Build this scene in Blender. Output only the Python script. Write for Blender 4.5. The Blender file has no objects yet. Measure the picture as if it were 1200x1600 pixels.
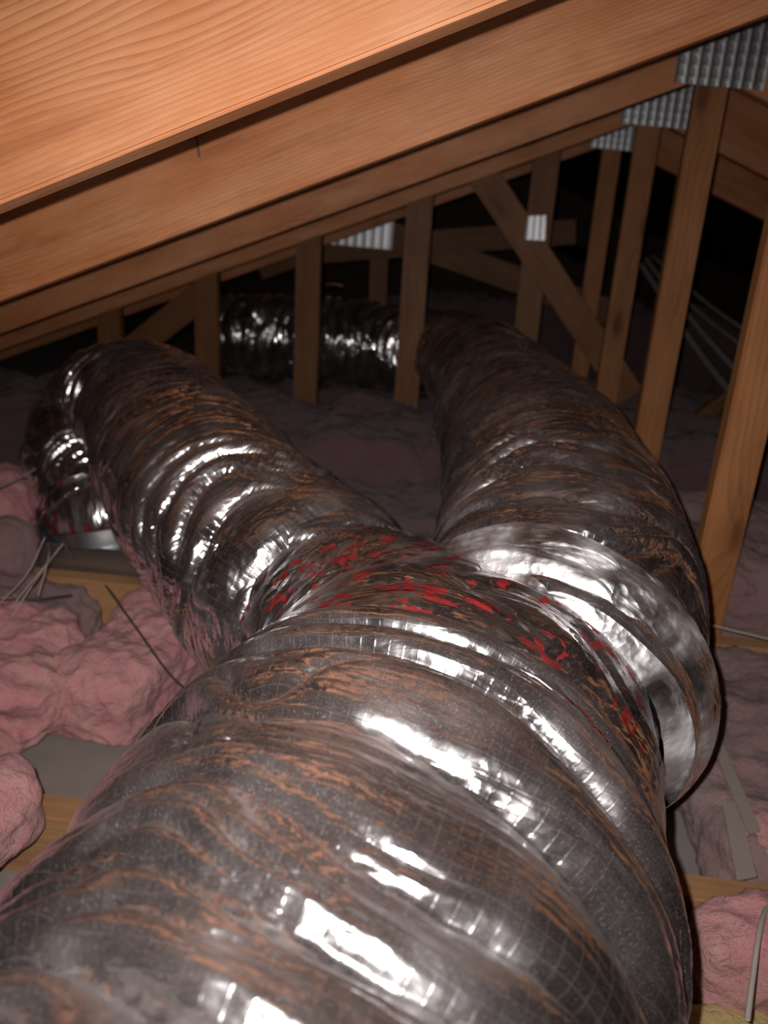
import bpy, bmesh, math, random
import numpy as np
from mathutils import Matrix, Vector

# ------------------------------------------------------------------ camera, world, light, exposure
scene = bpy.context.scene
C = scene.collection
H = 0.745                                   # lens height above the drywall, metres
FPX = 1200.0                                # focal length in pixels of the 1200x1600 frame
PITCH, ROLL, YAW = 0.3463, 0.0632, -0.0821

def camera_basis(p, r, y):
    F = np.array([math.sin(y)*math.cos(p), math.cos(y)*math.cos(p), -math.sin(p)])
    R = np.array([math.cos(y), -math.sin(y), 0.0])
    U = np.cross(R, F)
    return math.cos(r)*R+math.sin(r)*U, -math.sin(r)*R+math.cos(r)*U, F
CR, CU, CF = camera_basis(PITCH, ROLL, YAW)
EYE = np.array([0, 0, H])

cam_data = bpy.data.cameras.new('camera')
cam = bpy.data.objects.new('camera', cam_data); C.objects.link(cam)
cam_data.sensor_fit = 'VERTICAL'; cam_data.sensor_height = 36.0; cam_data.lens = 36.0*FPX/1600.0
cam_data.clip_start = 0.02
m = Matrix(((CR[0], CU[0], -CF[0], 0), (CR[1], CU[1], -CF[1], 0), (CR[2], CU[2], -CF[2], 0), (0, 0, 0, 1)))
cam.matrix_world = Matrix.Translation((0, 0, H)) @ m
cam_data.dof.use_dof = True
cam_data.dof.focus_distance = 0.62
cam_data.dof.aperture_fstop = 6.0
scene.camera = cam

world = bpy.data.worlds.new('world'); scene.world = world; world.use_nodes = True
world.node_tree.nodes['Background'].inputs[0].default_value = (0.02, 0.018, 0.02, 1)
world.node_tree.nodes['Background'].inputs[1].default_value = 0.1

# the phone's LED flash, a small lamp beside the lens
fl = bpy.data.lights.new('phone_flash', 'AREA'); fl.shape = 'DISK'; fl.size = 0.007
fl.spread = math.radians(122); fl.energy = 4.2; fl.color = (1.0, 0.955, 0.93)
flash = bpy.data.objects.new('phone_flash', fl); C.objects.link(flash)
pos = EYE + CR*(-0.017) + CU*0.017 + CF*0.0
flash.matrix_world = Matrix.Translation(pos.tolist()) @ m

scene.view_settings.view_transform = 'Standard'
scene.view_settings.look = 'None'
scene.view_settings.exposure = 0.0
scene.view_settings.gamma = 1.0
scene.view_settings.use_curve_mapping = False

scene.cycles.max_bounces = 5; scene.cycles.diffuse_bounces = 3; scene.cycles.glossy_bounces = 3; scene.cycles.transmission_bounces = 0

# ------------------------------------------------------------------ helpers
def ray(px, py):
    return CF + CR*(px-600)/FPX - CU*(py-800)/FPX
def onY(px, py, Y):
    r = ray(px, py); return EYE + r*(Y/r[1])
def onZ(px, py, z):
    r = ray(px, py); return EYE + r*((z-H)/r[2])

def tag(o, label, cat, group=None, kind=None):
    if label: o['label'] = label
    if cat: o['category'] = cat
    if group: o['group'] = group
    if kind: o['kind'] = kind
    return o
def empty(name, loc, label=None, cat=None, group=None):
    o = bpy.data.objects.new(name, None); C.objects.link(o); o.location = loc
    o.empty_display_size = 0.05
    return tag(o, label, cat, group)
def link(name, me, mat, parent=None):
    o = bpy.data.objects.new(name, me); C.objects.link(o)
    if mat is not None and not me.materials: me.materials.append(mat)
    if parent is not None:
        o.parent = parent
        o.matrix_parent_inverse = Matrix.Translation(parent.location).inverted()
    return o
def mesh_np(name, verts, quads, uv=None, smooth=True):
    me = bpy.data.meshes.new(name)
    verts = np.asarray(verts, np.float32); quads = np.asarray(quads, np.int32)
    me.vertices.add(len(verts)); me.vertices.foreach_set('co', verts.ravel())
    n = len(quads); me.loops.add(n*4); me.polygons.add(n)
    me.loops.foreach_set('vertex_index', quads.ravel())
    me.polygons.foreach_set('loop_start', np.arange(0, n*4, 4, dtype=np.int32))
    me.polygons.foreach_set('loop_total', np.full(n, 4, np.int32))
    me.update(calc_edges=True)
    me.polygons.foreach_set('use_smooth', np.full(n, smooth, bool))
    if uv is not None:
        l = me.uv_layers.new(name='UVMap'); l.data.foreach_set('uv', np.asarray(uv, np.float32).ravel())
    me.validate()
    return me

# ---- noise
class Perlin:
    def __init__(self, seed):
        r = np.random.RandomState(seed)
        p = r.permutation(256); self.p = np.concatenate([p, p, p])
        a = r.rand(256)*2*np.pi; self.g2 = np.stack([np.cos(a), np.sin(a)], 1)
        g = r.randn(256, 3); self.g3 = g/np.linalg.norm(g, axis=1)[:, None]
    def n2(self, x, y, py=None):
        xi = np.floor(x).astype(int); yi = np.floor(y).astype(int)
        xf = x-xi; yf = y-yi
        u = xf*xf*xf*(xf*(xf*6-15)+10); v = yf*yf*yf*(yf*(yf*6-15)+10)
        def g(ix, iy, dx, dy):
            if py: iy = iy % py
            h = self.p[self.p[ix & 255] + (iy & 255)]
            G = self.g2[h]; return G[..., 0]*dx+G[..., 1]*dy
        a = g(xi, yi, xf, yf); b = g(xi+1, yi, xf-1, yf)
        c = g(xi, yi+1, xf, yf-1); d = g(xi+1, yi+1, xf-1, yf-1)
        return 1.5*((a*(1-u)+b*u)*(1-v)+(c*(1-u)+d*u)*v)
    def n3(self, P):
        I = np.floor(P).astype(int); f = P-I
        w = f*f*f*(f*(f*6-15)+10); I &= 255; out = 0
        for dx in (0, 1):
            for dy in (0, 1):
                for dz in (0, 1):
                    h = self.p[self.p[self.p[(I[:, 0]+dx) & 255]+((I[:, 1]+dy) & 255)]+((I[:, 2]+dz) & 255)]
                    G = self.g3[h]; d = f-np.array([dx, dy, dz])
                    wt = (w[:, 0] if dx else 1-w[:, 0])*(w[:, 1] if dy else 1-w[:, 1])*(w[:, 2] if dz else 1-w[:, 2])
                    out = out + wt*(G*d).sum(1)
        return 1.4*out

# ---- materials
def nmat(name):
    mt = bpy.data.materials.new(name); mt.use_nodes = True
    nt = mt.node_tree; nt.nodes.clear()
    out = nt.nodes.new('ShaderNodeOutputMaterial'); b = nt.nodes.new('ShaderNodeBsdfPrincipled')
    nt.links.new(b.outputs[0], out.inputs[0])
    return mt, nt, b
class NB:
    def __init__(self, nt): self.nt = nt
    def put(self, sock, v):
        if v is None: return
        if hasattr(v, 'is_linked'): self.nt.links.new(v, sock)
        else: sock.default_value = v
    def node(self, t, ins=(), out=0, **kw):
        n = self.nt.nodes.new(t)
        for k, v in kw.items(): setattr(n, k, v)
        if isinstance(ins, dict):
            for k, v in ins.items(): self.put(n.inputs[k], v)
        else:
            for i, v in enumerate(ins): self.put(n.inputs[i], v)
        return n.outputs[out]
    def math(self, op, a, b=None, c=None): return self.node('ShaderNodeMath', [a, b, c], operation=op)
    def vmath(self, op, a, b=None): return self.node('ShaderNodeVectorMath', [a, b], operation=op)
    def noise(self, vec, scale, detail=3, rough=0.5, dist=0.0):
        return self.node('ShaderNodeTexNoise', {'Vector': vec, 'Scale': scale, 'Detail': detail, 'Roughness': rough, 'Distortion': dist})
    def ramp(self, fac, stops, interp='LINEAR'):
        n = self.nt.nodes.new('ShaderNodeValToRGB'); self.put(n.inputs[0], fac)
        n.color_ramp.interpolation = interp
        e = n.color_ramp.elements
        while len(e) < len(stops): e.new(0.5)
        for el, (p, c) in zip(e, stops):
            el.position = p; el.color = c if len(c) == 4 else (*c, 1)
        return n.outputs[0]
    def mix(self, f, a, b, mode='MIX'):
        n = self.nt.nodes.new('ShaderNodeMix'); n.data_type = 'RGBA'; n.blend_type = mode
        self.put(n.inputs[0], f); self.put(n.inputs[6], a); self.put(n.inputs[7], b)
        return n.outputs[2]
    def bump(self, h, strength, dist, normal=None):
        return self.node('ShaderNodeBump', {'Height': h, 'Strength': strength, 'Distance': dist, 'Normal': normal})
    def mapr(self, v, a, b, c=0.0, d=1.0):
        return self.node('ShaderNodeMapRange', [v, a, b, c, d])

def wood_material(name, base, dark, light, contrast=1.0, ringfreq=95.0):
    mt, nt, b = nmat(name); k = NB(nt)
    tc = k.node('ShaderNodeTexCoord', out=3)
    rnd = k.node('ShaderNodeObjectInfo', out=5)
    off = k.node('ShaderNodeCombineXYZ', [k.math('MULTIPLY', rnd, 37.0), k.math('MULTIPLY', rnd, 11.0), k.math('MULTIPLY', rnd, 53.0)])
    # axes: x length, y depth (thickness), z face width
    p = k.vmath('ADD', tc, k.vmath('MULTIPLY', off, (1, 0.0, 0.0)))
    pl = k.vmath('MULTIPLY', p, (1.0, 2.2, 2.2))
    lw = k.noise(k.vmath('ADD', k.vmath('MULTIPLY', p, (1.3, 5, 5)), off), 1.5, 2, 0.5)
    # knots bend the rings
    vk = k.vmath('MULTIPLY', k.vmath('ADD', p, off), (2.6, 4.0, 7.5))
    vor = k.node('ShaderNodeTexVoronoi', {'Vector': vk, 'Scale': 1.0, 'Randomness': 1.0})
    knot = k.mapr(vor, 0.0, 0.42, 1.0, 0.0)
    kn2 = k.math('POWER', knot, 2.0)
    sep = k.node('ShaderNodeSeparateXYZ', [p]); z = nt.nodes[-1].outputs[2]; y = nt.nodes[-1].outputs[1]
    r = k.math('ADD', z, k.math('MULTIPLY', y, 0.6))
    r = k.math('ADD', r, k.math('MULTIPLY', lw, 0.06))
    r = k.math('ADD', r, k.math('MULTIPLY', kn2, 0.05))
    ring = k.math('FRACT', k.math('MULTIPLY', r, ringfreq))
    ring = k.math('POWER', ring, 2.2)
    fade = k.noise(k.vmath('MULTIPLY', p, (2, 9, 9)), 1.2, 2)
    ringm = k.math('MULTIPLY', ring, k.mapr(fade, 0.35, 0.7, 0.25, 1.0))
    fib = k.noise(k.vmath('MULTIPLY', p, (9, 260, 260)), 1.0, 3, 0.6)
    blot = k.noise(k.vmath('ADD', k.vmath('MULTIPLY', p, (3.0, 8, 8)), off), 2.0, 4, 0.6)
    col = k.mix(k.mapr(blot, 0.35, 0.7), base, light)
    col = k.mix(k.math('MULTIPLY', ringm, 0.62*contrast), col, dark)
    col = k.mix(k.mapr(fib, 0.5, 0.8, 0.0, 0.35), col, dark)
    kcore = k.mapr(vor, 0.06, 0.13, 0.75, 0.0)
    col = k.mix(kcore, col, (dark[0]*0.35, dark[1]*0.3, dark[2]*0.3, 1))
    halo = k.mapr(vor, 0.10, 0.32, 0.35, 0.0)
    col = k.mix(halo, col, dark)
    st = k.noise(k.vmath('ADD', k.vmath('MULTIPLY', p, (1.5, 14, 14)), off), 3.0, 5, 0.65)
    col = k.mix(k.mapr(st, 0.53, 0.72, 0.0, 0.38*contrast), col, (dark[0]*0.7, dark[1]*0.75, dark[2]*0.9, 1))
    tint = k.mapr(rnd, 0, 1, 0.86, 1.08)
    col = k.mix(1.0, col, k.node('ShaderNodeCombineXYZ', [tint, tint, tint]), 'MULTIPLY')
    k.put(b.inputs['Base Color'], col)
    k.put(b.inputs['Roughness'], k.mapr(fib, 0.2, 0.8, 0.45, 0.7))
    b.inputs['Specular IOR Level'].default_value = 0.35
    h = fib
    k.put(b.inputs['Normal'], k.bump(h, 0.35, 0.0012))
    return mt

W_FIR = wood_material('fir_wood', (0.66, 0.245, 0.092, 1), (0.32, 0.085, 0.024, 1), (0.80, 0.37, 0.18, 1), 1.1, 170.0)
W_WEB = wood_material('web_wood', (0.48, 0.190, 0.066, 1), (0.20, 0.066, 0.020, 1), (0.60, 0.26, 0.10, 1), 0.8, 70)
W_WEB_DIM = wood_material('dimmed_web_wood', (0.24, 0.095, 0.033, 1), (0.11, 0.036, 0.012, 1), (0.32, 0.14, 0.055, 1), 0.8, 70)  # web wood darkened in its colour for light falling off far back
W_JOIST = wood_material('joist_wood', (0.52, 0.26, 0.11, 1), (0.28, 0.11, 0.04, 1), (0.62, 0.36, 0.18, 1), 0.7, 70)

def foil_material(name, red=0.0, rough=0.105, wrinkle=1.0, scrim=True, dust=1.0, base=(0.80, 0.785, 0.79, 1), facet=26):
    mt, nt, b = nmat(name); k = NB(nt)
    uv = k.node('ShaderNodeUVMap', uv_map='UVMap')
    rnd = k.node('ShaderNodeObjectInfo', out=5)
    uvo = k.vmath('ADD', uv, k.node('ShaderNodeCombineXYZ', [k.math('MULTIPLY', rnd, 9.0), 0.0, 0.0]))
    warp = k.node('ShaderNodeTexNoise', {'Vector': uvo, 'Scale': 9.0, 'Detail': 1.0}, out=1)
    uvw = k.vmath('ADD', uvo, k.vmath('MULTIPLY', k.vmath('SUBTRACT', warp, (0.5, 0.5, 0.5)), (0.03, 0.0, 0.0)))
    # long folds round the duct, crumples, fine streaks
    s1 = k.noise(k.vmath('MULTIPLY', uvw, (30, 4.0, 1)), 1.0, 2.5, 0.5)
    s2 = k.noise(k.vmath('MULTIPLY', uvw, (210, 5, 1)), 1.0, 1.5, 0.55)
    cr = k.node('ShaderNodeTexVoronoi', {'Vector': k.vmath('MULTIPLY', uvw, (58, 9, 1)), 'Scale': 1.0}, feature='DISTANCE_TO_EDGE')
    crease = k.mapr(cr, 0.0, 0.16, 0.0, 1.0)
    r1 = k.math('ABSOLUTE', k.math('SUBTRACT', s1, 0.5))
    n = k.bump(r1, 0.26*wrinkle, 0.022)
    n = k.bump(crease, 0.20*wrinkle, 0.0020, n)
    fc = k.node('ShaderNodeTexVoronoi', {'Vector': k.vmath('MULTIPLY', uvw, (75, facet, 1)), 'Scale': 1.0})
    fm = k.mapr(k.noise(k.vmath('MULTIPLY', uvo, (14, 6, 1)), 1.0, 1), 0.36, 0.62)
    n = k.bump(k.math('MULTIPLY', fc, fm), 0.50*wrinkle, 0.0042, n)
    n = k.bump(s2, 0.11*wrinkle, 0.0020, n)
    tiny = k.node('ShaderNodeTexVoronoi', {'Vector': k.vmath('MULTIPLY', uvw, (190, 130, 1)), 'Scale': 1.0})
    n = k.bump(tiny, 0.30*wrinkle, 0.0013, n)
    line = None
    if scrim:
        sp = k.node('ShaderNodeSeparateXYZ', [uvw]); u_, v_ = nt.nodes[-1].outputs[0], nt.nodes[-1].outputs[1]
        a = k.math('PINGPONG', u_, 0.0042); c = k.math('PINGPONG', v_, 0.0050)
        line = k.math('MAXIMUM', k.mapr(a, 0.0, 0.0006, 1.0, 0.0), k.mapr(c, 0.0, 0.0006, 1.0, 0.0))
        n = k.bump(line, 0.22, 0.0005, n)
    k.put(b.inputs['Normal'], n)
    col = base
    if red > 0:
        bl = k.node('ShaderNodeTexVoronoi', {'Vector': k.vmath('MULTIPLY', uvo, (84, 52, 1)), 'Scale': 1.0}, out=1, distance='CHEBYCHEV')
        mk = k.node('ShaderNodeSeparateXYZ', [bl])
        gap = k.noise(k.vmath('MULTIPLY', uvo, (80, 80, 1)), 1.0, 1)
        msk = k.math('MULTIPLY', k.math('GREATER_THAN', mk, 1.0-red), k.math('GREATER_THAN', gap, 0.44))
        col = k.mix(msk, base, (0.34, 0.010, 0.014, 1))
    else: msk = None
    k.put(b.inputs['Base Color'], col)
    b.inputs['Metallic'].default_value = 1.0
    if msk is not None: k.put(b.inputs['Metallic'], k.math('SUBTRACT', 1.0, k.math('MULTIPLY', msk, 0.5)))
    rr = k.mapr(k.noise(uvo, 14.0, 4, 0.6), 0.35, 0.68, rough*0.6, rough*3.2)
    k.put(b.inputs['Roughness'], rr)
    # settled dust: a matt grey film with specks
    d = nt.nodes.new('ShaderNodeBsdfDiffuse'); d.inputs[0].default_value = (0.60, 0.50, 0.49, 1)
    k.put(d.inputs['Normal'], n)
    sp_ = k.noise(uvo, 900.0, 2, 0.7); big = k.noise(uvo, 7.0, 3, 0.6)
    fac = k.math('MULTIPLY', k.mapr(sp_, 0.58, 0.76, 0.07, 0.55), k.mapr(big, 0.35, 0.75, 0.28, 1.0*dust))
    if line is not None: fac = k.math('MAXIMUM', fac, k.math('MULTIPLY', line, 0.075))
    mx = nt.nodes.new('ShaderNodeMixShader'); k.put(mx.inputs[0], fac)
    nt.links.new(b.outputs[0], mx.inputs[1]); nt.links.new(d.outputs[0], mx.inputs[2])
    out = [q for q in nt.nodes if q.type == 'OUTPUT_MATERIAL'][0]
    nt.links.new(mx.outputs[0], out.inputs[0])
    return mt
FOIL = foil_material('duct_foil')
TAPE = foil_material('foil_tape_red_print', red=0.21, rough=0.13, wrinkle=1.5, scrim=False, dust=0.3, facet=50)
TAPE_PLAIN = foil_material('foil_tape', rough=0.24, wrinkle=1.6, scrim=False, dust=1.2, base=(0.88, 0.86, 0.87, 1), facet=40)

def simple(name, col, rough=0.6, metal=0.0, bump=0.0, bscale=60.0, var=0.15):
    mt, nt, b = nmat(name); k = NB(nt)
    tc = k.node('ShaderNodeTexCoord', out=3)
    n = k.noise(tc, bscale, 4, 0.6)
    c2 = tuple(c*(1-var) for c in col[:3])+(1,)
    k.put(b.inputs['Base Color'], k.mix(n, col, c2))
    b.inputs['Roughness'].default_value = rough; b.inputs['Metallic'].default_value = metal
    if bump: k.put(b.inputs['Normal'], k.bump(n, 0.5, bump))
    return mt
GALV = simple('galvanised_steel', (0.66, 0.66, 0.68, 1), 0.42, 1.0, 0.001, 40, 0.25)
CABLE = simple('white_cable_jacket', (0.62, 0.55, 0.50, 1), 0.45)
CABLE_GREY = simple('grey_cable_jacket', (0.36, 0.33, 0.33, 1), 0.5)
STRING = simple('thin_pale_wire', (0.50, 0.40, 0.34, 1), 0.5)
BLACKW = simple('black_wire', (0.06, 0.05, 0.05, 1), 0.5)
COPPER = simple('copper', (0.75, 0.36, 0.24, 1), 0.25, 1.0)
DRYWALL = simple('drywall_paper', (0.40, 0.345, 0.305, 1), 0.9, 0, 0.001, 18, 0.25)
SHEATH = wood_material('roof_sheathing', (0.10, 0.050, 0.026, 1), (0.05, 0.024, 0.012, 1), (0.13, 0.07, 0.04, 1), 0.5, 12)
SCRAP = simple('scrap_board_paper', (0.46, 0.38, 0.33, 1), 0.85, 0, 0.001, 25, 0.2)
PALEWOOD = simple('pale_sawn_wood', (0.70, 0.42, 0.28, 1), 0.7, 0, 0.001, 30, 0.2)

def fibre_material(name, c_main, c_pale, c_deep):
    mt, nt, b = nmat(name); k = NB(nt)
    geo = k.node('ShaderNodeNewGeometry')
    n1 = k.noise(geo, 11.0, 4, 0.6, 0.4); n2 = k.noise(geo, 45.0, 4, 0.65, 0.6); n3 = k.noise(geo, 300.0, 3, 0.7, 1.0)
    n0 = k.noise(geo, 4.0, 2)
    col = k.mix(k.mapr(n1, 0.35, 0.68), c_main, c_pale)
    col = k.mix(k.mapr(n2, 0.52, 0.74, 0, 0.75), col, c_deep)
    col = k.mix(k.mapr(n0, 0.45, 0.7, 0, 0.5), col, c_pale)
    k.put(b.inputs['Base Color'], col)
    b.inputs['Roughness'].default_value = 0.95
    b.inputs['Specular IOR Level'].default_value = 0.1
    b.inputs['Sheen Weight'].default_value = 0.25; b.inputs['Sheen Roughness'].default_value = 0.6
    n = k.bump(n1, 0.5, 0.02); n = k.bump(n2, 0.85, 0.009, n); n = k.bump(n3, 0.8, 0.0025, n)
    k.put(b.inputs['Normal'], n)
    return mt
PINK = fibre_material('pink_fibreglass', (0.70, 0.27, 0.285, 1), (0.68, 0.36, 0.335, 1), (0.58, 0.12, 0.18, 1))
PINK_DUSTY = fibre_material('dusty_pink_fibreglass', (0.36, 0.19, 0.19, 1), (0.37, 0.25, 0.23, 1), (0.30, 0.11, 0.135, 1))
PINK_DUSTY_DIM = fibre_material('dimmed_dusty_pink_fibreglass', (0.16, 0.075, 0.085, 1), (0.17, 0.10, 0.10, 1), (0.14, 0.045, 0.06, 1))  # dusty pink darkened further: fall-off of distant light put into the colour
YELLOW = fibre_material('yellow_fibreglass', (0.62, 0.43, 0.13, 1), (0.68, 0.52, 0.24, 1), (0.50, 0.32, 0.08, 1))

# ------------------------------------------------------------------ room shell
A0, SL, X0, D0 = 0.1652+H, 0.3965, 0.4789, 0.6742     # underside of rafters: z = A0 + SL*x, ridge at X0
CH = 0.184; TH = 0.038; JH = 0.09
cosr = 1/math.sqrt(1+SL*SL)
def under(x): return A0+SL*x if x <= X0 else A0+SL*(2*X0-x)
def slab(name, pts, mat, kind='structure', smooth=False):
    me = bpy.data.meshes.new(name); bm = bmesh.new()
    vs = [bm.verts.new(p) for p in pts]; bm.faces.new(vs)
    r = bmesh.ops.extrude_face_region(bm, geom=bm.faces[:])
    bmesh.ops.recalc_face_normals(bm, faces=bm.faces)
    return me, bm, [v for v in r['geom'] if isinstance(v, bmesh.types.BMVert)]
def prism(name, pts, vec, mat, parent=None, bevel=0.0):
    me, bm, top = slab(name, [tuple(p) for p in pts], mat)
    for v in top: v.co += Vector(vec)
    bmesh.ops.recalc_face_normals(bm, faces=bm.faces)
    if bevel: bmesh.ops.bevel(bm, geom=bm.edges[:], offset=bevel, segments=2, affect='EDGES')
    bm.to_mesh(me); bm.free()
    return link(name, me, mat, parent)
XL, XR, YB, YF = -2.9, 3.86, -2.6, 7.0
o = prism('floor', [(XL-.3, YB-.1, 0), (XR+.3, YB-.1, 0), (XR+.3, YF+.1, 0), (XL-.3, YF+.1, 0)], (0, 0, -0.016), DRYWALL)
tag(o, 'grey drywall sheet between the joists', None, kind='structure')
ct = CH/cosr
zr = under(X0)+ct; zl = under(XL)+ct
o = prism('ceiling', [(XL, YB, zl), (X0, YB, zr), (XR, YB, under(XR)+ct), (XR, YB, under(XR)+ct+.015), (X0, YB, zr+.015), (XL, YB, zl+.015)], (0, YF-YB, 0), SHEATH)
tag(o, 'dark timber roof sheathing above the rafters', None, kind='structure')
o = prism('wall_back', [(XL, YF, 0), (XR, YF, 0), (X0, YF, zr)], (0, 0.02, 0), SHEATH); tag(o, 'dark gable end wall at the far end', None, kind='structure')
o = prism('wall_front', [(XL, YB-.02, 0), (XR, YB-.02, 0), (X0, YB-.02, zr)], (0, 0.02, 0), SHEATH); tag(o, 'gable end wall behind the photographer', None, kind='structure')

# ------------------------------------------------------------------ trusses
def board(name, a, bpt, width, mat, parent, thick=TH, yoff=0.0, shift=0.0):
    """a straight timber from a to b (points in a truss plane), face width in the plane"""
    a = Vector(a); b = Vector(bpt); L = (b-a).length
    xax = (b-a).normalized(); yax = Vector((0, 1, 0)); zax = xax.cross(yax).normalized()
    if abs(xax.y) > 0.9: yax = Vector((1, 0, 0)); zax = xax.cross(yax).normalized()
    yax = zax.cross(xax)
    me = bpy.data.meshes.new(name); bm = bmesh.new()
    bmesh.ops.create_cube(bm, size=1.0)
    for v in bm.verts: v.co = Vector((v.co.x*L, v.co.y*thick, v.co.z*width))
    bmesh.ops.bevel(bm, geom=bm.edges[:], offset=0.003, segments=2, affect='EDGES')
    bm.to_mesh(me); bm.free()
    for p in me.polygons: p.use_smooth = False
    o = link(name, me, mat, parent)
    mid = (a+b)/2 + zax*shift + Vector((0, yoff, 0))
    M = Matrix(((xax.x, yax.x, zax.x, mid.x), (xax.y, yax.y, zax.y, mid.y), (xax.z, yax.z, zax.z, mid.z), (0, 0, 0, 1)))
    o.matrix_parent_inverse = Matrix.Identity(4)
    o.matrix_basis = (Matrix.Translation(parent.location).inverted() @ M) if parent is not None else M
    return o
def gusset(parent, corners, ridges=8):
    """pressed steel nail plate: corrugated sheet with punched tooth rows, 4 corners TL TR BR BL in world space"""
    TL, TR, BR, BL = [np.array(c) for c in corners]
    nu, nv = ridges*8, 24
    V = []
    nrm = np.array([0, -1.0, 0])
    for j in range(nv+1):
        for i in range(nu+1):
            u, v = i/nu, j/nv
            p = (TL*(1-u)+TR*u)*(1-v)+(BL*(1-u)+BR*u)*v
            h = 0.0022*(0.5+0.5*math.cos(2*math.pi*ridges*u))
            h += 0.0012*(1 if (j % 4 in (1, 2) and (i % 8) in (3, 4, 5)) else 0)
            V.append(p+nrm*(0.0015+h))
    n0 = len(V)
    V += [p + np.array([0, 0.0012, 0]) for p in (V[0], V[nu], V[n0-1], V[n0-1-nu])]
    Q = [(j*(nu+1)+i, (j+1)*(nu+1)+i, (j+1)*(nu+1)+i+1, j*(nu+1)+i+1) for j in range(nv) for i in range(nu)]
    Q.append((n0, n0+1, n0+2, n0+3))
    return link('gusset_plate', mesh_np('gusset_plate', V, Q, smooth=True), GALV, parent)

def truss(k, label, group='roof trusses', plate=True, webs=True, post=True):
    Y = D0+0.6*k
    t = empty('roof_truss', (X0, Y, 0), label, 'roof truss', group)
    Yc = Y+TH/2
    L0 = -2.7; R0 = 2*X0+2.7
    half = CH/2
    # chords: centre line lies half a depth above the underside, measured square to the slope
    n = Vector((-SL*cosr, 0, cosr))*half
    a = Vector((L0, Yc, under(L0)))+n; b = Vector((X0+0.03, Yc, A0+SL*(X0+0.03)))+n
    board('top_chord', a, b, CH, W_FIR, t)
    n2 = Vector((SL*cosr, 0, cosr))*half
    a2 = Vector((R0, Yc, under(R0)))+n2; b2 = Vector((X0+0.04, Yc, under(X0+0.04)))+n2
    board('top_chord', a2, b2, CH, W_FIR, t)
    board('bottom_chord', (-2.75, Yc, JH/2), (2*X0+2.75, Yc, JH/2), JH, W_JOIST, t)
    if post:
        board('king_post', (X0, Yc, JH), (X0, Yc, under(X0)+0.02), 0.066, W_WEB, t, TH-0.003)
    if plate:
        cx, cz = X0+0.01, under(X0)+0.035
        gusset(t, [(cx-.092, Y, cz+.075), (cx+.092, Y, cz+.085), (cx+.092, Y, cz-.062), (cx-.092, Y, cz-.055)])
    return t, Y, Yc
truss(-2, 'roof truss behind the photographer')
truss(0, 'nearest roof truss, brightly lit orange rafter across the top left corner', plate=True)
t1, Y1, _ = truss(1, 'second roof truss, its post standing at the right edge beside the thick duct')
truss(2, 'third roof truss, large corrugated plate on top of its slender post')
t3, Y3, Y3c = truss(3, 'fourth roof truss with a row of upright studs and a diagonal brace')
for xs in (-1.15, -0.82, -0.49, -0.155, 0.21):
    board('stud', (xs, Y3c+(0.074 if xs > 0 else 0), JH), (xs, Y3c+(0.074 if xs > 0 else 0), under(xs)+0.03), 0.078, W_WEB_DIM, t3, TH-0.003)
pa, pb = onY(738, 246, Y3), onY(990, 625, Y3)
board('diagonal_brace', (pa[0], Y3c+0.037, pa[2]), (pb[0], Y3c+0.037, pb[2]), 0.088, W_WEB_DIM, t3, TH-0.003)
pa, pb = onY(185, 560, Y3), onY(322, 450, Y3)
board('diagonal_brace', (pa[0], Y3+0.06, pa[2]), (pb[0], Y3+0.06, pb[2]), 0.088, W_WEB_DIM, t3)
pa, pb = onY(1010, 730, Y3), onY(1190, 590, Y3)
board('diagonal_brace', (pa[0], Y3c, pa[2]), (pb[0], Y3c, pb[2]), 0.07, W_WEB_DIM, t3)
board('stud', (0.98, Y3c, JH), (0.98, Y3c, under(0.98)+0.02), 0.066, W_WEB_DIM, t3)
c = [onY(*q, Y3+0.034) for q in ((824, 338), (853, 336), (851, 376), (820, 374))]
gusset(t3, c, 3)
t4, Y4, Y4c = truss(4, 'fifth roof truss far back, mostly hidden in the dark')
# a lower cross roof frame further back
Y5 = 3.5
t5 = empty('cross_truss', (onY(560, 362, Y5)[0], Y5, 0), 'low far timber frame with wide shiny plate at its peak behind the studs', 'roof truss')
def far(name, q1, q2, w, Y=Y5, dy=0.0):
    a, b = onY(*q1, Y), onY(*q2, Y)
    return board(name, (a[0], Y+TH/2+dy, a[2]), (b[0], Y+TH/2+dy, b[2]), w, W_WEB_DIM, t5)
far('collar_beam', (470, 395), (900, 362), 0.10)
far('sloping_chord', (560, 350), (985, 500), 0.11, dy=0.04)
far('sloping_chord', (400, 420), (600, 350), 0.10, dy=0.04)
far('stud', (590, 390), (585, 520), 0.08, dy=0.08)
c = [onY(*q, Y5-0.004) for q in ((505, 345), (617, 332), (612, 390), (505, 380))]
gusset(t5, c, 8)

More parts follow.
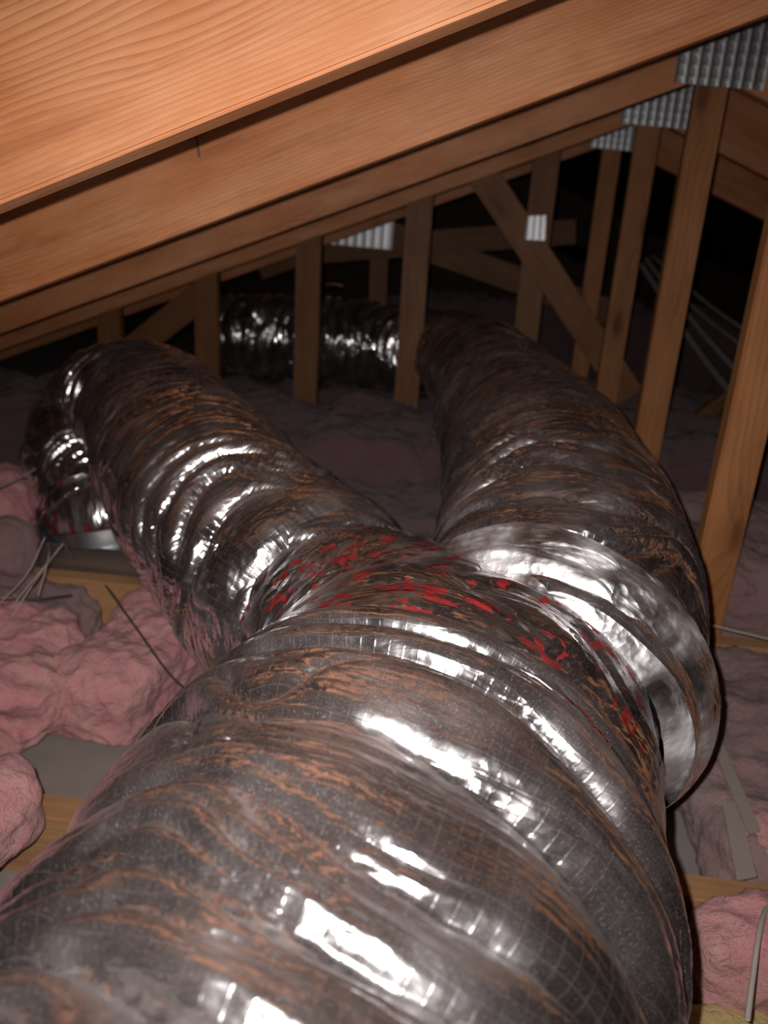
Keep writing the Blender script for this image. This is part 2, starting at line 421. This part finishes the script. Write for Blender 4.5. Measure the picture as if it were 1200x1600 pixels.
# ------------------------------------------------------------------ tubes
def spline(ctrl, step):
    """Catmull-Rom through rows (x,y,z,r), resampled by arc length"""
    P = np.array(ctrl, float); n = len(P)
    E = np.vstack([2*P[0]-P[1], P, 2*P[-1]-P[-2]])
    out = []
    for i in range(n-1):
        p0, p1, p2, p3 = E[i:i+4]
        t = np.linspace(0, 1, 60, endpoint=False)[:, None]
        out.append(0.5*((2*p1)+(-p0+p2)*t+(2*p0-5*p1+4*p2-p3)*t**2+(-p0+3*p1-3*p2+p3)*t**3))
    out = np.vstack(out+[P[-1:]])
    s = np.concatenate([[0], np.cumsum(np.linalg.norm(np.diff(out[:, :3], axis=0), axis=1))])
    m_ = max(4, int(s[-1]/step)); si = np.linspace(0, s[-1], m_+1)
    return np.stack([np.interp(si, s, out[:, j]) for j in range(4)], 1), si
def frames(Q):
    T = np.gradient(Q[:, :3], axis=0); T /= np.linalg.norm(T, axis=1)[:, None]
    up = np.array([0, 0, 1.0]) if abs(T[0][2]) < 0.9 else np.array([0, 1.0, 0])
    N = np.zeros_like(T); v = up-T[0]*(up@T[0]); N[0] = v/np.linalg.norm(v)
    for i in range(1, len(T)):
        v = N[i-1]-T[i]*(N[i-1]@T[i]); N[i] = v/np.linalg.norm(v)
    return T, N, np.cross(T, N)
def tube_geo(ctrl, step, nv, disp=None, tilt=0.0):
    Q, s = spline(ctrl, step); T, N, B = frames(Q)
    th = np.linspace(np.pi, 3*np.pi, nv+1)      # jacket seam underneath
    r = Q[:, 3:4]*np.ones((1, nv+1))
    S, TH_ = np.meshgrid(s, th, indexing='ij')
    if disp is not None:
        r = r+disp(S, TH_/(2*np.pi), Q[:, 3:4])
    r[:, -1] = r[:, 0]
    V = Q[:, None, :3]+r[..., None]*(np.cos(th)[None, :, None]*N[:, None]+np.sin(th)[None, :, None]*B[:, None])
    if tilt: V = V+T[:, None]*(tilt*np.sin(th))[None, :, None]
    nu = len(s)
    idx = np.arange(nu)[:, None]*nv+(np.arange(nv+1) % nv)[None, :]
    quads = np.stack([idx[:-1, :-1], idx[:-1, 1:], idx[1:, 1:], idx[1:, :-1]], -1).reshape(-1, 4)
    U = S; W = TH_*float(np.mean(Q[:, 3]))
    g = np.stack([U, W], -1)
    uv = np.stack([g[:-1, :-1], g[:-1, 1:], g[1:, 1:], g[1:, :-1]], 2).reshape(-1, 2)
    return V[:, :nv].reshape(-1, 3), quads, uv
def tube(name, ctrl, step, nv, mat, parent=None, disp=None):
    V, Qd, uv = tube_geo(ctrl, step, nv, disp)
    return link(name, mesh_np(name, V, Qd, uv), mat, parent)
def folds(seed, pitch=0.07, amp=0.009, amp2=0.004, fine=0.0016, slack=1.0):
    a, b, c, d = Perlin(seed), Perlin(seed+1), Perlin(seed+2), Perlin(seed+3)
    def f(s, v, r):
        w = 0.030*a.n2(s*5, v*5, 5)+0.014*b.n2(s*11+3, v*9, 9)+0.010*c.n2(s*4, v*2, 2)
        # sleeves of slack jacket between pinched valleys: steep towards the near side, slack behind
        ph = (s+w*1.5)/pitch+v
        x = ph-np.floor(ph)
        x = np.where(x < 0.36, x/0.72, 0.5+(x-0.36)/1.28)
        arc = np.sqrt(np.clip(1-(2*x-1)**2, 0, 1))
        mod = 0.45+0.85*np.clip(b.n2(s*7+9, v*4, 4)+0.4, 0, 1)
        h = amp*mod*(arc-0.75)
        ph2 = (s+w*2.6+0.014*d.n2(s*15, v*14, 14))/(pitch*0.43)-v*2
        x2 = ph2-np.floor(ph2)
        h = h+amp2*(np.sqrt(np.clip(1-(2*x2-1)**2, 0, 1))-0.75)*np.clip(0.35+1.6*c.n2(s*9+5, v*6, 6), 0, 1.2)
        rd = 1-np.abs(d.n2((s+w)*24, v*5, 5))*2
        h = h+fine*rd*1.5*np.clip(0.5+a.n2(s*8+4, v*7, 7), 0.1, 1.2)
        rd2 = 1-np.abs(a.n2((s+0.6*w)*95, v*9, 9))*2
        h = h+fine*0.3*rd2
        h = h+0.007*slack*c.n2(s*6+2, v*3, 3)
        return h
    return f

# a bent nail on the second rafter
q = [onY(307, 205, Y1), onY(309, 225, Y1), onY(312, 246, Y1)]
tube('nail', [(p[0], Y1-0.002, p[2], .0014) for p in q], 0.004, 8, BLACKW, t1)
# --- trunk duct: heads 13 degrees right, rises slightly
adir = np.array([0.2226, 0.9734, 0.0540]); P0 = np.array([-0.1083, 0.0509, -0.4718+H])
def axis(Y): return P0+adir*((Y-P0[1])/adir[1])
RM = 0.196
ctrl = [(*axis(Y), RM+dr) for Y, dr in ((-1.3, 0), (-0.9, 0), (-0.5, 0), (-0.1, 0), (0.15, 0), (0.35, 0.0), (0.47, -0.002), (0.535, -0.012), (0.56, -0.022))]
trunk = empty('flexible_duct', tuple(axis(0.2)-np.array([0, 0, RM])), 'thick crinkled silver foil duct filling the foreground', 'duct', 'silver flexible ducts')
tube('foil_jacket', ctrl, 0.0030, 480, FOIL, trunk, folds(3, 0.066, 0.022, 0.0105, 0.0024))

# --- branch ducts
LC = [(-0.115, 0.79, -0.43, .122), (-0.165, 0.845, -0.425, .138), (-0.245, 0.93, -0.41, .141), (-0.34, 1.05, -0.395, .141), (-0.495, 1.30, -0.385, .140),
      (-0.645, 1.53, -0.375, .138), (-0.755, 1.62, -0.40, .134), (-0.80, 1.60, -0.465, .132), (-0.765, 1.51, -0.525, .126), (-0.715, 1.44, -0.565, .120), (-0.695, 1.415, -0.585, .113)]
LC = [(x, y, z+H, r) for x, y, z, r in LC]
left = empty('flexible_duct', LC[3][:2]+(JH,), 'foil branch duct turning left and bending down into a ceiling boot', 'duct', 'silver flexible ducts')
tube('foil_jacket', LC, 0.0030, 380, FOIL, left, folds(21, 0.050, 0.019, 0.0090, 0.0020))
RC = [(0.095, 0.66, -0.437, .150), (0.125, 0.74, -0.425, .160), (0.148, 0.88, -0.395, .160), (0.158, 1.05, -0.375, .158), (0.152, 1.30, -0.365, .156), (0.125, 1.62, -0.355, .152),
      (0.085, 1.95, -0.345, .146), (0.04, 2.25, -0.35, .140), (0.0, 2.50, -0.355, .134), (-0.12, 2.72, -0.385, .15), (-0.34, 2.86, -0.39, .155),
      (-0.65, 2.90, -0.385, .15), (-0.95, 2.90, -0.40, .14)]
RC = [(x, y, z+H, r) for x, y, z, r in RC]
right = empty('flexible_duct', RC[3][:2]+(JH,), 'long foil branch duct running back on the right and curving behind the studs', 'duct', 'silver flexible ducts')
tube('foil_jacket', RC, 0.0036, 320, FOIL, right, folds(41, 0.060, 0.024, 0.0090, 0.0020))

# --- wye under foil tape
wye = empty('duct_wye', tuple(axis(0.62)-np.array([0, 0, RM])), 'forked duct joint wrapped in foil tape with red print', 'duct joint')
mc0 = axis(0.49); mc1 = axis(0.57)
lt = np.array(LC[1])-np.array(LC[0]); rt = np.array(RC[1])-np.array(RC[0])
V1, Q1, U1 = tube_geo([(*mc0, .186), (*mc1, .184), (-0.035, 0.69, -0.435+H, .150), (-0.115, 0.79, -0.43+H, .122), (-0.15, 0.83, -0.427+H, .120)], 0.003, 360, folds(61, 0.05, 0.006, 0.004, 0.0022))
V2, Q2, U2 = tube_geo([(*mc0, .186), (*mc1, .184), (0.055, 0.61, -0.438+H, .160), (0.088, 0.67, -0.435+H, .138), (0.118, 0.75, -0.424+H, .130)], 0.003, 360, folds(71, 0.05, 0.006, 0.004, 0.0022))
link('body', mesh_np('body', np.vstack([V1, V2]), np.vstack([Q1, Q2+len(V1)]), np.vstack([U1, U2])), TAPE, wye)
# sleeve ends of the branches flare out over the fork, bound with plain foil tape
def band(ctrl, f0, length, radii, seed, parent, mat=TAPE_PLAIN):
    a, b = np.array(ctrl[0])[:3], np.array(ctrl[1])[:3]
    d = (b-a)/np.linalg.norm(b-a)
    pts = [(*(a+d*(f0+length*t)), r) for t, r in radii]
    return tube('tape_band', pts, 0.002, 400, mat, parent, folds(seed, 0.03, 0.003, 0.003, 0.0020, 0.6))
band(RC, -0.012, 0.080, ((0, .134), (.2, .150), (.45, .165), (.7, .1725), (1, .171)), 81, right)
band(LC, 0.015, 0.07, ((0, .116), (.15, .131), (.4, .141), (.7, .144), (1, .143)), 85, left, FOIL)

# --- boot below the left branch
bx, by, bz = -0.69, 1.415, 0.155
boot = empty('register_boot', (bx, by, 0.0), 'galvanised sheet metal boot under the bent left duct', 'duct boot')
zt, zb = 0.135, 0.002
prism('boot_box', [(bx-.13, by-.093, zb), (bx+.13, by-.093, zb), (bx+.13, by+.11, zb), (bx-.13, by+.11, zb)], (0, 0, zt-zb), GALV, boot, 0.004)
prism('flange', [(bx-.145, by-.100, zt), (bx+.145, by-.100, zt), (bx+.145, by+.12, zt), (bx-.145, by+.12, zt)], (0, 0, .006), GALV, boot, 0.001)
tube('collar', [(bx, by, zt+.004, .104), (bx, by, zt+.02, .102), (bx, by, zt+.045, .098)], 0.004, 96, GALV, boot)
tube('tape_band', [(bx, by+.002, zt+.01, .112), (bx-.005, by+.008, zt+.03, .120), (bx-.02, by+.03, zt+.055, .126)], 0.003, 160, TAPE, boot, folds(91, .03, .003, .003, .002))

# ------------------------------------------------------------------ insulation
def batt(label, centre, size, rotz=0.0, seed=0, mat=PINK, lump=0.03, n=44, power=5.0, tilt=(0, 0), group='insulation pieces'):
    lin = np.linspace(-1, 1, n+1); A, Bq = np.meshgrid(lin, lin, indexing='ij'); one = np.ones_like(A)
    faces = [(A, Bq, one), (Bq, A, -one), (one, A, Bq), (-one, Bq, A), (Bq, one, A), (A, -one, Bq)]
    VV, QQ, off = [], [], 0
    idx = np.arange((n+1)**2).reshape(n+1, n+1)
    q = np.stack([idx[:-1, :-1], idx[1:, :-1], idx[1:, 1:], idx[:-1, 1:]], -1).reshape(-1, 4)
    for f in faces:
        VV.append(np.stack(f, -1).reshape(-1, 3)); QQ.append(q+off); off += (n+1)**2
    V = np.vstack(VV); QQ = np.vstack(QQ)
    nrm = (np.abs(V)**power).sum(1)**(1/power); V = V/nrm[:, None]
    key = np.round(V*1e5).astype(np.int64)
    _, inv, = np.unique(key, axis=0, return_inverse=True)[0:2]; inv = inv.ravel()
    first = np.zeros(inv.max()+1, int); first[inv[::-1]] = np.arange(len(V))[::-1]
    V = V[first]; QQ = inv[QQ]
    hs = np.array(size)/2
    N = np.sign(V)*np.abs(V)**(power-1)/hs; N /= np.linalg.norm(N, axis=1)[:, None]
    V = V*hs
    p = Perlin(100+seed); p2 = Perlin(200+seed)
    W = V+seed*3.7
    d = lump*(p.n3(W*7)*1.0+0.50*(0.35-np.abs(p2.n3(W*11))*1.4)+0.34*(0.3-np.abs(p.n3(W*26))*1.3)+0.08*p2.n3(W*90))
    V = V+N*d[:, None]
    V[:, :2] += lump*0.5*np.stack([p2.n3(W*5+7), p.n3(W*5+3)], 1)
    cx, sx = math.cos(tilt[0]), math.sin(tilt[0]); cy, sy = math.cos(tilt[1]), math.sin(tilt[1]); cz, sz = math.cos(rotz), math.sin(rotz)
    Rm = np.array([[cz, -sz, 0], [sz, cz, 0], [0, 0, 1]])@np.array([[cy, 0, sy], [0, 1, 0], [-sy, 0, cy]])@np.array([[1, 0, 0], [0, cx, -sx], [0, sx, cx]])
    V = V@Rm.T
    me = mesh_np('insulation_batt', V, QQ)
    o = link('insulation_batt', me, mat); o.location = tuple(centre)
    return tag(o, label, 'insulation', group)
YY = lambda k: D0+0.6*k
def at(px, py, z):            # centre point over the drywall
    p = onZ(px, py, z); return (p[0], p[1], z)
# near left pieces
batt('bright pink torn wedge of insulation beside the left branch duct', (-0.475, 1.035, 0.065), (0.17, 0.30, 0.13), -0.18, 1, PINK, 0.030, 60, 5, (0.0, 0.06))
batt('big folded pink insulation lump at the left edge', (-0.80, 0.915, 0.080), (0.54, 0.25, 0.16), 0.1, 2, PINK, 0.040, 72, 4)
batt('pink insulation end poking in at the lower left below the lump', (-0.755, 0.55, 0.128), (0.70, 0.29, 0.09), 0.0, 3, PINK, 0.025, 48, 5)
batt('greyish dusty insulation lump behind the folded pink lump', (-0.875, 1.145, 0.070), (0.56, 0.13, 0.14), 0.0, 4, PINK_DUSTY, 0.028, 44, 4)
batt('pink insulation block at the left edge beside the bent duct', (-1.10, 1.43, 0.11), (0.46, 0.20, 0.22), 0.05, 5, PINK, 0.035, 48, 4)
batt('small pink insulation scrap in front of the metal boot', (-0.86, 1.245, 0.14), (0.17, 0.10, 0.10), 0.3, 6, PINK_DUSTY, 0.025, 36, 4)
# middle and far blankets, bay by bay
batt('dusty pink insulation blanket behind the bent duct at far left', (-1.62, 1.60, 0.11), (0.60, 0.50, 0.22), 0, 7, PINK_DUSTY_DIM, 0.04, 56, 6)
batt('dim pink insulation between the two branch ducts', (-0.15, 1.59, 0.080), (0.46, 0.52, 0.17), 0.0, 8, PINK_DUSTY_DIM, 0.035, 56, 5)
batt('pink insulation heap in the gap in front of the studs', (-0.46, 2.14, 0.125), (0.94, 0.54, 0.25), 0.0, 9, PINK_DUSTY_DIM, 0.045, 64, 5)
batt('dark insulation blanket beyond the left duct bend', (-1.42, 2.17, 0.13), (0.85, 0.52, 0.26), 0.0, 10, PINK_DUSTY_DIM, 0.045, 48, 5)
batt('insulation mound behind the studs under the far duct', (-0.65, 2.78, 0.085), (1.25, 0.50, 0.17), 0.0, 11, PINK_DUSTY_DIM, 0.04, 64, 6)
batt('high pink insulation bank far behind the diagonal brace', (0.45, 4.02, 0.24), (1.9, 0.45, 0.48), 0.0, 12, PINK_DUSTY_DIM, 0.06, 64, 5)
batt('insulation blanket right of the far duct curve', (0.62, 2.78, 0.14), (0.80, 0.48, 0.28), 0.0, 13, PINK_DUSTY_DIM, 0.045, 56, 5)
batt('insulation behind the slender post on the right', (0.72, 2.17, 0.14), (0.80, 0.50, 0.27), 0.0, 14, PINK_DUSTY_DIM, 0.045, 56, 5)
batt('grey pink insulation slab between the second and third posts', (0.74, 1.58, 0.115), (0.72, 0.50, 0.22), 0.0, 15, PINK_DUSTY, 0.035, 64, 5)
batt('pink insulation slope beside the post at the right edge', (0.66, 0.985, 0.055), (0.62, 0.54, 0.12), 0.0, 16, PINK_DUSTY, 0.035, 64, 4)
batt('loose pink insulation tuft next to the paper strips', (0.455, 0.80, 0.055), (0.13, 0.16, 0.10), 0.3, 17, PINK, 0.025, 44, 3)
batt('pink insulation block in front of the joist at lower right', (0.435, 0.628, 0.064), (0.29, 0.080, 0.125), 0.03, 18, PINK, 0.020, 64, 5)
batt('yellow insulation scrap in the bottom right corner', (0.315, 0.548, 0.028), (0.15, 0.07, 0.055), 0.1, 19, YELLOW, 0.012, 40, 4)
batt('pink insulation blanket filling the far right bay', (1.60, 2.17, 0.14), (0.85, 0.50, 0.28), 0, 20, PINK_DUSTY_DIM, 0.045, 40, 5)

# ------------------------------------------------------------------ scraps and wires
def scrap(label, quad, mat, name='paper_strip', th=0.004, cat='scrap', group=None):
    o = prism(name, quad, (0, 0, th), mat, None, 0.0008); return tag(o, label, cat, group)
z = 0.115
scrap('long narrow pale paper strip lying beside the right duct', [onZ(*q, z) for q in ((1112, 1165), (1128, 1162), (1188, 1300), (1168, 1305))], SCRAP, group='paper strips')
scrap('broad grey board strip beside the joist at lower right', [onZ(*q, 0.104) for q in ((1128, 1262), (1150, 1255), (1182, 1372), (1150, 1378))], SCRAP, 'board_strip', group='paper strips')
pw = onY(905, 402, 3.3)
scrap('pale sawn board end catching the light far behind the diagonal brace', [onY(*q, 3.25) for q in ((868, 391), (932, 396), (928, 413), (905, 408))], PALEWOOD, 'board_offcut', 0.02)
cp = onY(520, 445, 3.6)
tag(tube('copper_pipe', [(cp[0]-.03, cp[1], cp[2], .018), (cp[0]+.01, cp[1], cp[2]+.004, .018), (cp[0]+.045, cp[1], cp[2]-.002, .018)], 0.006, 20, COPPER), 'small copper pipe piece glinting between two far studs', 'pipe')

def wire(label, pts, r, mat, name='cable', cat='cable', group=None):
    o = tube(name, [(*p, r) for p in pts], 0.01, 10, mat); return tag(o, label, cat, group)
wire('white cable standing up over the pink block at the lower right corner', [onZ(1168, 1592, .150), onZ(1176, 1530, .150), onZ(1190, 1440, .146), onZ(1212, 1385, .11)], 0.0026, CABLE)
wire('thin pale wire crossing the post base at the right edge', [onY(1092, 972, 1.15), onY(1145, 985, 1.12), onY(1215, 1002, 1.10)], 0.0016, STRING, 'thin_wire', 'wire')
for i, (a, b_, c_) in enumerate([((1003, 415), (1085, 540), (1155, 630)), ((1010, 405), (1085, 505), (1160, 590)), ((1015, 415), (1095, 490), (1165, 545)),
                                 ((1020, 400), (1100, 470), (1170, 520))]):
    wire(['thickest and lowest grey cable of the bundle behind the right posts', 'second grey cable of the bundle behind the right posts', 'third grey cable of the bundle behind the right posts',
          'uppermost grey cable of the bundle behind the right posts'][i],
         [onY(*a, 3.3), onY(*b_, 2.75), onY(*c_, 2.3)], (0.011, 0.009, 0.007, 0.006)[i], CABLE_GREY, group='cable bundle behind the posts')
fan = [((98, 850), (45, 915), (-10, 985)), ((100, 848), (60, 900), (5, 985)), ((70, 840), (40, 900), (-8, 950)), ((92, 856), (72, 885), (50, 915)), ((98, 846), (105, 858), (112, 870)), ((75, 850), (76, 870), (60, 930))]
fl_ = ['longest pale wire strand fanning down at the left edge', 'inner pale wire strand of the fan at the left edge', 'outer pale wire strand of the fan near the pink block', 'short pale wire strand of the fan above the dusty lump',
       'tiny pale wire strand pointing at the metal boot', 'drooping pale wire strand of the fan at left']
for i, (a, b_, c_) in enumerate(fan):
    wire(fl_[i], [onY(*a, 1.10), onY(*b_, 1.04), onY(*c_, 0.98)], 0.0011, STRING, 'thin_wire', 'wire', 'fan of thin wires')
wire('thin dark wire lying over the bright pink wedge', [onY(165, 915, .95), onY(215, 985, .86), onY(262, 1050, .80), onY(302, 1087, .74)], 0.0013, BLACKW, 'thin_wire', 'wire')
wire('thin dark wire running level across the dusty lump', [onY(-10, 938, 1.02), onY(60, 936, 1.04), onY(112, 930, 1.08)], 0.0016, BLACKW, 'thin_wire', 'wire')
wire('pale wire slanting up to the bent duct at far left', [onY(-10, 765, 1.2), onY(25, 750, 1.28), onY(55, 733, 1.36)], 0.0018, STRING, 'thin_wire', 'wire')
